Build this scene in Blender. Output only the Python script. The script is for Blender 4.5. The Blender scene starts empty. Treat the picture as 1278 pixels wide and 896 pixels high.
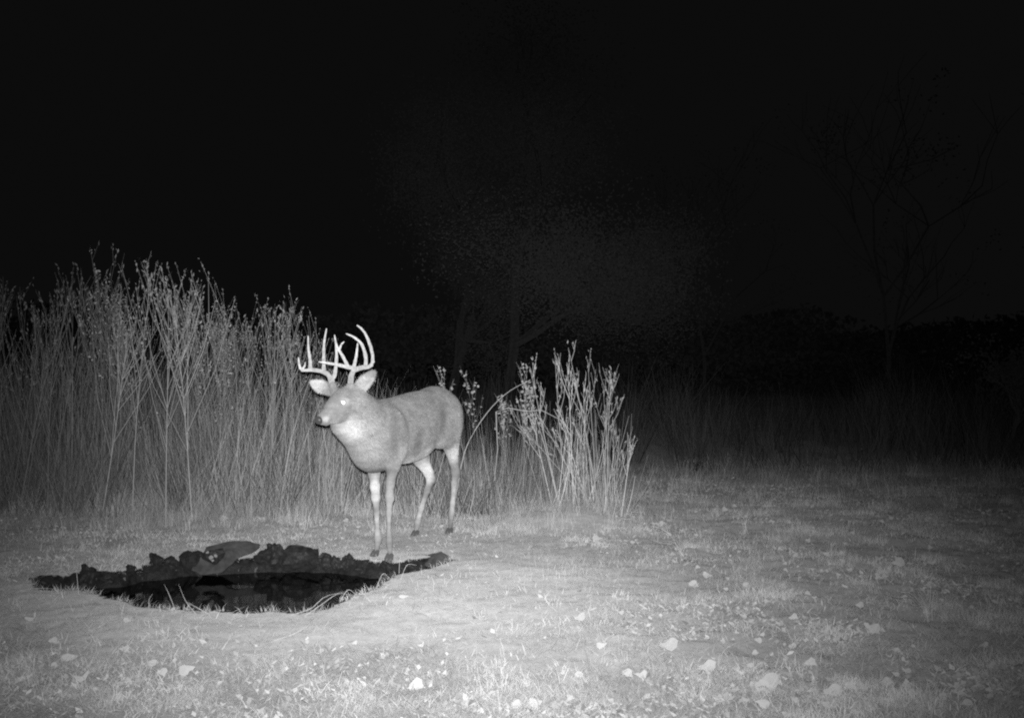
import bpy, math, random
import numpy as np
from mathutils import Vector, Matrix, noise as mnoise

# ------------------------------------------------------------------ camera, world, lamp
sc = bpy.context.scene
C = sc.collection
CAM_H, F = 1.26, 1280.0          # camera height (m), focal length in photo pixels (1278 wide)
W0, H0 = 1278.0, 896.0
cam_d = bpy.data.cameras.new('camera'); cam = bpy.data.objects.new('camera', cam_d); C.objects.link(cam)
cam.location = (0, 0, CAM_H); cam.rotation_euler = (math.radians(90), 0, 0)
cam_d.sensor_width = 36.0; cam_d.lens = F / W0 * 36.0
cam_d.clip_start = 0.05; cam_d.clip_end = 600
sc.camera = cam

w = bpy.data.worlds.new('World'); sc.world = w; w.use_nodes = True
bg = w.node_tree.nodes['Background']
bg.inputs[0].default_value = (0.0036, 0.0036, 0.0036, 1); bg.inputs[1].default_value = 1.0

# the flash of the trail camera that took the picture: the only lamp of the place
fl = bpy.data.lights.new('camera_flash', 'SPOT'); flo = bpy.data.objects.new('camera_flash', fl); C.objects.link(flo)
fl.energy = 3500; fl.color = (1, 1, 1); fl.spot_size = math.radians(150); fl.spot_blend = .3; fl.shadow_soft_size = 0.03
flo.location = (0.0, 0.0, CAM_H + 0.06)
flo.rotation_euler = (math.radians(90), 0, 0)
# beam profile of the flash: soft, wider than high, aimed a little left and down
fl.use_nodes = True; lt = fl.node_tree; LN = lt.nodes; LL = lt.links
tcl = LN.new('ShaderNodeTexCoord'); sx_ = LN.new('ShaderNodeSeparateXYZ'); LL.new(tcl.outputs['Normal'], sx_.inputs[0])
def lm(op, a, b=None):
    q = LN.new('ShaderNodeMath'); q.operation = op
    for i_, v_ in enumerate((a, b)):
        if v_ is None: continue
        if isinstance(v_, (int, float)): q.inputs[i_].default_value = v_
        else: LL.new(v_, q.inputs[i_])
    return q.outputs[0]
az_ = lm('ABSOLUTE', sx_.outputs[2])
BX, BY, BSX, BSY = -.066, -.065, .260, .205
tx_ = lm('DIVIDE', lm('SUBTRACT', lm('DIVIDE', sx_.outputs[0], az_), BX), BSX)
ty_ = lm('DIVIDE', lm('SUBTRACT', lm('DIVIDE', sx_.outputs[1], az_), BY), BSY)
rr_ = lm('ADD', lm('MULTIPLY', tx_, tx_), lm('MULTIPLY', ty_, ty_))
LL.new(lm('EXPONENT', lm('MULTIPLY', rr_, -.5)), LN['Emission'].inputs['Strength'])

sc.view_settings.view_transform = 'Standard'; sc.view_settings.look = 'None'
sc.view_settings.gamma = 1.0; sc.view_settings.exposure = 0.0
sc.cycles.filter_width = 2.1
sc.cycles.use_denoising = False
sc.cycles.max_bounces = 5; sc.cycles.diffuse_bounces = 2; sc.cycles.glossy_bounces = 3

RNG = np.random.default_rng(7)
random.seed(7)

# ------------------------------------------------------------------ helpers
def P(px, py, D):
    """world point seen at photo pixel (px, py) at distance D ahead of the camera"""
    return np.array([(px - W0/2) / F * D, D, CAM_H - (py - H0/2) / F * D])

def G(px, py):
    """world x, y of the flat ground seen at a photo pixel"""
    D = CAM_H * F / (py - H0/2)
    return np.array([(px - W0/2) / F * D, D])

def smooth(e0, e1, x):
    t = np.clip((x - e0) / (e1 - e0), 0, 1); return t*t*(3-2*t)

_perm = np.random.default_rng(3).random((256, 256))
def vnoise(x, y, s, seed=0):
    x = np.asarray(x, float)/s + seed*17.3 + 400; y = np.asarray(y, float)/s + seed*9.1 + 400
    xi = np.floor(x).astype(int); yi = np.floor(y).astype(int); fx = x-xi; fy = y-yi
    fx = fx*fx*(3-2*fx); fy = fy*fy*(3-2*fy)
    g = lambda a, b: _perm[a & 255, b & 255]
    return (g(xi,yi)*(1-fx)+g(xi+1,yi)*fx)*(1-fy) + (g(xi,yi+1)*(1-fx)+g(xi+1,yi+1)*fx)*fy - 0.5

def mesh_obj(name, verts, faces, mat=None, parent=None, smooth_shade=False, attrs=None, matrix=None):
    me = bpy.data.meshes.new(name)
    verts = np.asarray(verts, float)
    if isinstance(faces, np.ndarray):
        n, k = faces.shape
        me.vertices.add(len(verts)); me.vertices.foreach_set('co', verts.ravel())
        me.loops.add(n*k); me.loops.foreach_set('vertex_index', faces.ravel().astype(np.int32))
        me.polygons.add(n); me.polygons.foreach_set('loop_start', np.arange(0, n*k, k, dtype=np.int32))
        me.update(calc_edges=True); me.validate()
    else:
        me.from_pydata([tuple(v) for v in verts], [], faces); me.update()
    if smooth_shade: me.polygons.foreach_set('use_smooth', [True]*len(me.polygons))
    if attrs:
        for k_, a in attrs.items():
            at = me.attributes.new(k_, 'FLOAT', 'POINT'); at.data.foreach_set('value', np.asarray(a, np.float32))
    if mat: me.materials.append(mat)
    return link_mesh(name, me, parent)

def link_mesh(name, me, parent=None):
    o = bpy.data.objects.new(name, me); C.objects.link(o)
    if parent: o.parent = parent
    return o

def tag(o, label=None, cat=None, group=None, kind=None):
    if label: o['label'] = label
    if cat: o['category'] = cat
    if group: o['group'] = group
    if kind: o['kind'] = kind
    return o

def empty(name, loc=(0, 0, 0), rz=0):
    o = bpy.data.objects.new(name, None); C.objects.link(o); o.location = loc; o.rotation_euler = (0, 0, rz)
    o.empty_display_size = 0.1
    return o

class Buf:
    """collects triangles and quads of one mesh"""
    def __init__(s): s.v = []; s.f = []; s.t = []
    def add(s, vs, fs, tone=0.5):
        b = len(s.v); s.v.extend(vs); s.f.extend([tuple(i+b for i in f) for f in fs]); s.t.extend([tone]*len(vs))
    def tube(s, pts, radii, n=4, tone=0.5):
        pts = [np.asarray(p, float) for p in pts]; vs = []; fs = []
        up = np.array([0.31, 0.17, 0.93])
        for i, p in enumerate(pts):
            d = pts[min(i+1, len(pts)-1)] - pts[max(i-1, 0)]; d = d/(np.linalg.norm(d)+1e-9)
            a = np.cross(d, up); 
            if np.linalg.norm(a) < 0.2: a = np.cross(d, np.array([1.0, 0, 0]))
            a /= np.linalg.norm(a); b = np.cross(d, a)
            for k in range(n):
                t = 2*math.pi*k/n
                vs.append(p + radii[i]*(math.cos(t)*a + math.sin(t)*b))
        for i in range(len(pts)-1):
            for k in range(n):
                k2 = (k+1) % n
                fs.append((i*n+k, i*n+k2, (i+1)*n+k2, (i+1)*n+k))
        m = len(vs); vs.append(pts[-1]); l = (len(pts)-1)*n
        for k in range(n): fs.append((l+k, l+(k+1) % n, m))
        s.add(vs, fs, tone)
    def build(s, name, mat, parent=None, sm=False):
        return mesh_obj(name, s.v, s.f, mat, parent, sm, {'tone': s.t})

def spline(pts, n):
    """Catmull-Rom through pts"""
    P_ = [np.asarray(p, float) for p in pts]
    if len(P_) == 2: P_ = [P_[0], (P_[0]+P_[1])/2, P_[1]]
    Q = [2*P_[0]-P_[1]] + P_ + [2*P_[-1]-P_[-2]]
    out = []; segs = len(P_)-1
    for i in range(n+1):
        u = i/n*segs; k = min(int(u), segs-1); t = u-k
        p0, p1, p2, p3 = Q[k], Q[k+1], Q[k+2], Q[k+3]
        out.append(0.5*((2*p1)+(-p0+p2)*t+(2*p0-5*p1+4*p2-p3)*t*t+(-p0+3*p1-3*p2+p3)*t**3))
    return out

# ------------------------------------------------------------------ materials
def mat(name, col, rough=0.9, var=0.0, scale=20, detail=4, bump=0.0, bscale=80, bdist=0.01, attr=None, acol=None,
        spec=0.2, stretch=None, metallic=0.0, translucent=0.0, drough=1.0):
    m = bpy.data.materials.new(name); m.use_nodes = True
    nt = m.node_tree; N = nt.nodes; L = nt.links
    bs = N['Principled BSDF']
    bs.inputs['Roughness'].default_value = rough
    bs.inputs['Specular IOR Level'].default_value = spec
    bs.inputs['Metallic'].default_value = metallic
    bs.inputs['Diffuse Roughness'].default_value = drough
    tc = N.new('ShaderNodeTexCoord'); mp = N.new('ShaderNodeMapping')
    L.new(tc.outputs['Object'], mp.inputs[0])
    if stretch: mp.inputs['Scale'].default_value = stretch
    def grey(v): return (v, v, v, 1)
    cur = None
    if attr:
        at = N.new('ShaderNodeAttribute'); at.attribute_name = attr
        rp = N.new('ShaderNodeValToRGB'); L.new(at.outputs['Fac'], rp.inputs[0])
        rp.color_ramp.elements[0].color = grey(acol[0]); rp.color_ramp.elements[1].color = grey(acol[1])
        cur = rp.outputs[0]
    if var > 0:
        nz = N.new('ShaderNodeTexNoise'); nz.inputs['Scale'].default_value = scale; nz.inputs['Detail'].default_value = detail
        nz.inputs['Roughness'].default_value = 0.65
        L.new(mp.outputs[0], nz.inputs[0])
        mr = N.new('ShaderNodeMapRange'); mr.inputs[1].default_value = 0.3; mr.inputs[2].default_value = 0.7
        mr.inputs[3].default_value = 1-var; mr.inputs[4].default_value = 1+var
        L.new(nz.outputs[0], mr.inputs[0])
        mx = N.new('ShaderNodeVectorMath'); mx.operation = 'SCALE'
        if cur: L.new(cur, mx.inputs[0])
        else: mx.inputs[0].default_value = (col, col, col)
        L.new(mr.outputs[0], mx.inputs['Scale']); cur = mx.outputs[0]
    if cur: L.new(cur, bs.inputs['Base Color'])
    else: bs.inputs['Base Color'].default_value = grey(col)
    if bump > 0:
        nb = N.new('ShaderNodeTexNoise'); nb.inputs['Scale'].default_value = bscale; nb.inputs['Detail'].default_value = 5
        L.new(mp.outputs[0], nb.inputs[0])
        bp = N.new('ShaderNodeBump'); bp.inputs['Strength'].default_value = bump; bp.inputs['Distance'].default_value = bdist
        L.new(nb.outputs[0], bp.inputs['Height']); L.new(bp.outputs[0], bs.inputs['Normal'])
    if translucent > 0:
        bs.inputs['Transmission Weight'].default_value = 0
    return m

M = {}
M['blade'] = mat('dry_grass', .4, attr='tone', acol=(.22, .60), spec=.05)
M['stalk'] = mat('dry_stalk', .4, attr='tone', acol=(.07, .56), spec=.1)
M['pale_stalk'] = mat('pale_dry_stalk', .4, attr='tone', acol=(.22, .70), spec=.1)
M['dim_stalk'] = mat('dim_dry_stalk', .1, attr='tone', acol=(.06, .28), spec=.05)  # stalk copy darkened to carry the flash falloff at the left edge
M['far_stalk'] = mat('darkened_far_stalk', .1, attr='tone', acol=(.015, .11), spec=.05)  # stalk colour lowered so the far brush darkens as the flash fades
M['seed'] = mat('seed_head', .4, attr='tone', acol=(.14, .50), spec=.05)
M['pod'] = mat('pale_pod', .4, attr='tone', acol=(.2, .5), spec=.1)
M['bright_leaf'] = mat('bright_dry_leaf', .50, var=.22, scale=50, bump=.3, bscale=120, bdist=.003)
M['leaf'] = mat('dry_leaf', .47, var=.35, scale=45, bump=.3, bscale=120, bdist=.003)
M['litter'] = mat('leaf_litter', .4, attr='tone', acol=(.18, .56), spec=.1)
M['antler'] = mat('antler_bone', .40, attr='tone', acol=(.24, .50), rough=.6, var=.30, scale=60, bump=.25, bscale=160, bdist=.002, spec=.35)
M['hoof'] = mat('hoof_horn', .09, rough=.5, spec=.4)
M['nose'] = mat('nose_skin', .05, rough=.45, spec=.5, bump=.3, bscale=400, bdist=.001)
M['eye'] = mat('eye_shine', .95, rough=.48, metallic=1.0, drough=0)
M['coat'] = mat('deer_coat', .3, attr='coat', acol=(.0, 1.0), var=.10, scale=42, detail=6, bump=.35, bscale=150, bdist=.004, spec=.05, drough=.25)
M['rock'] = mat('wet_rock', .018, rough=.6, var=.6, scale=30, bump=.6, bscale=60, bdist=.01, spec=.4)
M['slab'] = mat('grey_slab', .058, rough=.7, var=.45, scale=14, bump=.6, bscale=50, bdist=.006, spec=.3)
M['pale_stone'] = mat('pale_stone', .22, var=.3, scale=60)
M['bark'] = mat('bark', .09, var=.3, scale=12, bump=.6, bscale=20, bdist=.02)
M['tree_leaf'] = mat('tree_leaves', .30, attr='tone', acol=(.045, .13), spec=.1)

# ground
def ground_mat():
    m = bpy.data.materials.new('trampled_soil'); m.use_nodes = True
    nt = m.node_tree; N = nt.nodes; L = nt.links; bs = N['Principled BSDF']
    tc = N.new('ShaderNodeTexCoord')
    def nz(s, d=5, r=.6):
        n = N.new('ShaderNodeTexNoise'); n.inputs['Scale'].default_value = s; n.inputs['Detail'].default_value = d
        n.inputs['Roughness'].default_value = r; L.new(tc.outputs['Object'], n.inputs[0]); return n
    def mrange(sock, a, b, c, d):
        r = N.new('ShaderNodeMapRange'); r.inputs[1].default_value = a; r.inputs[2].default_value = b
        r.inputs[3].default_value = c; r.inputs[4].default_value = d; L.new(sock, r.inputs[0]); return r.outputs[0]
    def mul(a, b):
        q = N.new('ShaderNodeMath'); q.operation = 'MULTIPLY'; L.new(a, q.inputs[0]); L.new(b, q.inputs[1]); return q.outputs[0]
    n1 = mrange(nz(1.3).outputs[0], .3, .7, .33, .42)
    n2 = mrange(nz(16, 6).outputs[0], .3, .7, .84, 1.14)
    n3 = mrange(nz(110, 4, .7).outputs[0], .3, .7, .80, 1.20)
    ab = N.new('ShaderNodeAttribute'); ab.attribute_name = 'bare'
    dry = mul(mul(mul(n1, n2), n3), mrange(ab.outputs['Fac'], -1, 1, .40, 1.0))  # soil under grass darkened for litter and for shade between the blades
    at = N.new('ShaderNodeAttribute'); at.attribute_name = 'wet'
    wetn = N.new('ShaderNodeMath'); wetn.operation = 'ADD'
    L.new(at.outputs['Fac'], wetn.inputs[0]); L.new(mrange(nz(22, 4).outputs[0], .3, .7, -.45, .45), wetn.inputs[1])
    wet = mrange(wetn.outputs[0], .35, .65, 0, 1)
    mix = N.new('ShaderNodeMix'); mix.data_type = 'FLOAT'
    L.new(wet, mix.inputs[0]); L.new(dry, mix.inputs[2]); 
    mud = mul(n3, mrange(nz(30, 4).outputs[0], .3, .7, .008, .030)); L.new(mud, mix.inputs[3])
    L.new(mix.outputs[0], bs.inputs['Base Color'])
    rr = mrange(wet, 0, 1, .95, .5); L.new(rr, bs.inputs['Roughness'])
    bs.inputs['Specular IOR Level'].default_value = .15; bs.inputs['Diffuse Roughness'].default_value = 1
    ad = N.new('ShaderNodeMath'); ad.operation = 'ADD'
    L.new(nz(45, 6, .7).outputs[0], ad.inputs[0]); L.new(nz(9, 4).outputs[0], ad.inputs[1])
    bp = N.new('ShaderNodeBump'); bp.inputs['Strength'].default_value = .6; bp.inputs['Distance'].default_value = .010
    L.new(ad.outputs[0], bp.inputs['Height']); L.new(bp.outputs[0], bs.inputs['Normal'])
    return m
M['ground'] = ground_mat()

def water_mat():
    m = bpy.data.materials.new('dark_water'); m.use_nodes = True
    nt = m.node_tree; N = nt.nodes; L = nt.links; bs = N['Principled BSDF']
    bs.inputs['Base Color'].default_value = (.006, .006, .006, 1); bs.inputs['Roughness'].default_value = .06
    bs.inputs['IOR'].default_value = 1.33
    tc = N.new('ShaderNodeTexCoord'); n = N.new('ShaderNodeTexNoise'); n.inputs['Scale'].default_value = 9
    L.new(tc.outputs['Object'], n.inputs[0])
    bp = N.new('ShaderNodeBump'); bp.inputs['Strength'].default_value = .12; bp.inputs['Distance'].default_value = .01
    L.new(n.outputs[0], bp.inputs['Height']); L.new(bp.outputs[0], bs.inputs['Normal'])
    return m
M['water'] = water_mat()

# ------------------------------------------------------------------ ground with the pond basin
WATER_Z = -0.09
near_px = [(38,721),(52,736),(75,735),(96,733),(117,738),(145,746),(174,754),(211,758),(253,761),(300,763),(343,761),(371,764),(399,760),
           (422,751),(446,742),(465,734),(479,724),(498,715),(535,709),(563,698)]
far_px = [(556,694),(520,699),(492,702),(470,701),(440,697),(395,695),(330,694),(290,697),(240,698),(200,703),(170,707),(145,713),(110,712),(80,716)]
POND = np.array([G(*p) for p in near_px + far_px])

def pond_sd(x, y):
    """signed distance to the pond outline, positive inside"""
    x = np.asarray(x, float); y = np.asarray(y, float)
    d = np.full(x.shape, 1e9); ins = np.zeros(x.shape, bool)
    n = len(POND)
    for i in range(n):
        a = POND[i]; b = POND[(i+1) % n]; e = b-a
        t = np.clip(((x-a[0])*e[0]+(y-a[1])*e[1])/(e@e), 0, 1)
        d = np.minimum(d, np.hypot(x-a[0]-t*e[0], y-a[1]-t*e[1]))
        c = ((a[1] > y) != (b[1] > y)) & (x < (b[0]-a[0])*(y-a[1])/(b[1]-a[1]+1e-12)+a[0])
        ins ^= c
    return np.where(ins, d, -d)

def ground_z(x, y):
    x = np.asarray(x, float); y = np.asarray(y, float)
    z = .10*vnoise(x, y, 3.1, 1)*smooth(7.5, 12, y) + .035*vnoise(x, y, .9, 2)*smooth(.0, .5, np.abs(pond_sd(x, y))) + .014*vnoise(x, y, .22, 3) + .008*vnoise(x, y, .08, 4)
    rough = smooth(-.3, 1.2, x)
    z = z + rough*(.024*vnoise(x, y, .28, 5) + .022*vnoise(x, y, .09, 6))
    # low mound at the foot of the stalk clump
    mx, my = G(715, 655)
    z = z + .07*np.exp(-(((x-mx)/.55)**2+((y-my-.15)/.45)**2))
    s = pond_sd(x, y)
    s = s + .05*vnoise(x, y, .10, 8) + .025*vnoise(x, y, .035, 9)
    z = z - .34*smooth(0.0, .13, s)
    return z

def axis(lo, hi, step, far, ratio=1.13):
    a = list(np.arange(lo, hi, step)); s = step; v = a[-1]
    while v < far: s *= ratio; v += s; a.append(v)
    s = step; v = a[0]; pre = []
    while v > -far: s *= ratio; v -= s; pre.append(v)
    return np.array(pre[::-1] + a)
xs = axis(-3.3, 3.6, .022, 220); ys = axis(3.0, 8.6, .022, 260)
ys = ys[ys > -60]
X, Y = np.meshgrid(xs, ys); nx, ny = len(xs), len(ys)
Z = ground_z(X, Y)
vv = np.stack([X.ravel(), Y.ravel(), Z.ravel()], 1)
ii = np.arange((ny-1)*nx).reshape(ny-1, nx)[:, :-1].ravel()
ff = np.stack([ii, ii+1, ii+nx+1, ii+nx], 1)
wet = smooth(-.06, .035, pond_sd(X, Y)+.03*vnoise(X, Y, .12, 64)).ravel()
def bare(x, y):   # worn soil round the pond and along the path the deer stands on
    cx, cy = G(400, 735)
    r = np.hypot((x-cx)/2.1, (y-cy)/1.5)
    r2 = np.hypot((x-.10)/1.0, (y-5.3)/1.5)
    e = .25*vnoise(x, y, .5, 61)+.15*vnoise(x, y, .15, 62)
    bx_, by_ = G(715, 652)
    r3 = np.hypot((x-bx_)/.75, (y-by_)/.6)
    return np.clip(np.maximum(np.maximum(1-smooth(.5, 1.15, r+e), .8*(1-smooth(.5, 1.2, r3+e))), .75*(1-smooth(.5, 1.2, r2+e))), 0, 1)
BARE = (bare(X, Y)*.9+.1 - 1.1*smooth(8.3, 12.5, Y+.8*vnoise(X, Y, 1.1, 63))).ravel()   # darker further out
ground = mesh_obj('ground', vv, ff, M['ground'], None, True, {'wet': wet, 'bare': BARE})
tag(ground, kind='structure')

wc = POND.mean(0)
inner = POND + (POND-wc)/np.linalg.norm(POND-wc, axis=1)[:, None]*.10
water = mesh_obj('water', [(p[0], p[1], WATER_Z) for p in inner] + [(wc[0], wc[1], WATER_Z)],
                 [(i, (i+1) % len(inner), len(inner)) for i in range(len(inner))], M['water'])
tag(water, kind='structure')

# ------------------------------------------------------------------ grass and litter (stuff)
def blades(name, x, y, length, width, lean, label, matl, tone, dz=0.0, az=None, curve=.35):
    n = len(x); z = ground_z(x, y) - .004 + dz
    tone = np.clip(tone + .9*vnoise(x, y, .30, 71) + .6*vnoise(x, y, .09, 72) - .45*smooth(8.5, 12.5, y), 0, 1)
    az = RNG.random(n)*2*math.pi if az is None else az
    up = np.cos(lean); out = np.sin(lean)
    dx, dy = np.cos(az), np.sin(az)
    sx, sy = -dy, dx
    k = RNG.uniform(-1, 1, n)*.6
    wv = np.stack([sx, sy, k*0.3], 1)*width[:, None]/2
    b = np.stack([x, y, z], 1)
    d1 = np.stack([dx*out, dy*out, up], 1)
    l2 = np.clip(lean + curve*RNG.uniform(.2, 1.6, n), 0, 1.62)
    d2 = np.stack([dx*np.sin(l2), dy*np.sin(l2), np.cos(l2)], 1)
    mpt = b + d1*length[:, None]*.5; t = mpt + d2*length[:, None]*.5
    t[:, 2] = np.maximum(t[:, 2], b[:, 2]+.002); 
    V = np.stack([b-wv, b+wv, mpt+wv*.8, mpt-wv*.8, t+wv*.12, t-wv*.12], 1).reshape(-1, 3)
    i0 = np.arange(n)*6
    Fq = np.concatenate([np.stack([i0, i0+1, i0+2, i0+3], 1), np.stack([i0+3, i0+2, i0+4, i0+5], 1)])
    o = mesh_obj(name, V, Fq, matl, None, False, {'tone': np.repeat(tone, 6)})
    return tag(o, label, 'grass', None, 'stuff')

def scatter(n, ylo, yhi, dens, margin=.1, xlim=None):
    """n ground points inside the view wedge, weighted by dens(x, y), denser per area near the camera"""
    out_x, out_y, got = [], [], 0
    while got < n:
        u = RNG.random(n); y = 1/(1/ylo + u*(1/yhi-1/ylo)); y = ylo*(yhi/ylo)**RNG.random(n)
        hw = y*.53+margin
        x = RNG.uniform(-1, 1, n)*hw
        keep = (RNG.random(n) < dens(x, y)) & (pond_sd(x, y) < -.015)
        out_x.append(x[keep]); out_y.append(y[keep]); got += keep.sum()
    return np.concatenate(out_x)[:n], np.concatenate(out_y)[:n]

def d_mat(x, y):
    c = smooth(-.25, .25, vnoise(x, y, .35, 11)+.8*vnoise(x, y, .13, 12))
    return (.25+.75*c)*(1-.80*bare(x, y))
x, y = scatter(120000, 3.0, 11.5, d_mat)
n = len(x)
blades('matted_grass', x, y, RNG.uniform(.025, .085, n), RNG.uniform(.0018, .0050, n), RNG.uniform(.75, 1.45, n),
       'flattened dry grass matted over the soil around the pond', M['blade'], np.clip(RNG.normal(.45, .22, n), 0, 1))
def d_tuft(x, y):
    c = smooth(.05, .35, vnoise(x, y, .25, 21)+.6*vnoise(x, y, .09, 22))
    side = .35+.65*smooth(-.2, .8, x+.25*(y-5))
    return (1-.8*smooth(9, 12, y))*c*side*(1-.93*bare(x, y))*(.6+.4*smooth(4.2, 5.6, y))
x, y = scatter(52000, 3.0, 12, d_tuft)
n = len(x)
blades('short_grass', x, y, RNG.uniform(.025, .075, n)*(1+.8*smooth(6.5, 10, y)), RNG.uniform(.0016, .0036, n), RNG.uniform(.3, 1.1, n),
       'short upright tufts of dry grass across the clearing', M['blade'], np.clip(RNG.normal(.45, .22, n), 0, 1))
# taller grass at the foot of the brush, left and round the stalk clump, and over the far field
def d_brush(x, y):
    fx = 639+1280*x/y
    a = smooth(7.3, 8.1, y+.3*vnoise(x, y, .6, 31))*(1-smooth(420, 620, fx))
    mx, my = G(715, 650); b = np.exp(-(((x-mx)/.5)**2+((y-my)/.4)**2))*1.4
    c = .5*smooth(8.5, 11, y)*(1-smooth(11, 13.5, y))
    return np.clip(a+b+c, 0, 1)*smooth(-.2, .3, vnoise(x, y, .2, 33)+.05)
x, y = scatter(26000, 7.0, 15.5, d_brush)
n = len(x)
blades('brush_grass', x, y, RNG.uniform(.06, .24, n), RNG.uniform(.002, .005, n), RNG.uniform(.05, .8, n),
       'thin dry grass growing at the foot of the tall weeds', M['blade'], np.clip(RNG.normal(.42, .2, n), 0, 1))

# fringe of dry grass hanging over the rim of the pond
q_ = RNG.random(2600)*len(POND); k_ = q_.astype(int); t_ = (q_-k_)[:, None]
pr = POND[k_]*(1-t_)+POND[(k_+1) % len(POND)]*t_+RNG.normal(0, .018, (2600, 2))
keep = (vnoise(pr[:, 0], pr[:, 1], .12, 91) > -.05) & (pond_sd(pr[:, 0], pr[:, 1]) < .012)
x, y = pr[keep, 0], pr[keep, 1]; n = len(x); toc = np.arctan2(-(y-POND[:, 1].mean()), -(x-POND[:, 0].mean()))
blades('rim_grass', x, y, RNG.uniform(.015, .06, n), RNG.uniform(.0016, .0034, n), RNG.uniform(.3, 1.4, n),
       'dry grass fringe along the rim of the pond', M['blade'], np.clip(RNG.normal(.55, .25, n), 0, 1), az=toc+RNG.normal(0, 1.1, n))
def leaf_mesh(size, seed, n=7):
    r = random.Random(seed); vs = [(0, 0, .12*size*r.uniform(.2, 1))]
    asp = r.uniform(.6, .95); cup = r.uniform(.25, .7); lobn = r.choice([3, 5]); ph = r.random()*6
    for ring in (0.55, 1.0):
        for k in range(n*2 if False else n+4):
            a = 2*math.pi*k/(n+4); lob = 1+.14*math.sin(a*lobn+ph)+r.uniform(-.17, .13)
            rr = size*.5*ring*lob
            x_, y_ = rr*math.cos(a), rr*asp*math.sin(a)
            z_ = cup*size*ring**2*(.35*math.sin(a*2+seed)+.45)+r.uniform(-.07, .07)*size
            vs.append((x_, y_, z_))
    m = n+4; fs = [(0, 1+k, 1+(k+1) % m) for k in range(m)]
    fs += [(1+k, 1+m+k, 1+m+(k+1) % m, 1+(k+1) % m) for k in range(m)]
    return vs, fs

# small litter: leaf crumbs nobody could count
x, y = scatter(14000, 3.1, 11, lambda x, y: (1-.9*bare(x, y))*(.25+.75*smooth(-.3, .8, x))*smooth(-.1, .3, vnoise(x, y, .4, 41)))
n = len(x); z = ground_z(x, y)+.008
V = []; Fq = []
ang = RNG.random(n)*6.28
for i in range(n):
    s = RNG.uniform(.006, .020); a = ang[i]; t = RNG.uniform(-.9, .9)
    ca, sa = math.cos(a)*s, math.sin(a)*s; b = len(V)
    V += [(x[i]-ca, y[i]-sa, z[i]), (x[i]-sa*.6, y[i]+ca*.6, z[i]+s*t*.6+.004), (x[i]+ca, y[i]+sa, z[i]+s*.8), (x[i]+sa*.6, y[i]-ca*.6, z[i]+s*.4)]
    Fq += [(b, b+3, b+1), (b+1, b+3, b+2)]
tag(mesh_obj('leaf_litter', V, np.array(Fq), M['litter'], None, False, {'tone': np.repeat(np.clip(RNG.normal(.5, .3, n), 0, 1), 4)}),
    'scraps of broken dry leaves scattered through the grass', 'leaf litter', None, 'stuff')

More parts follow.
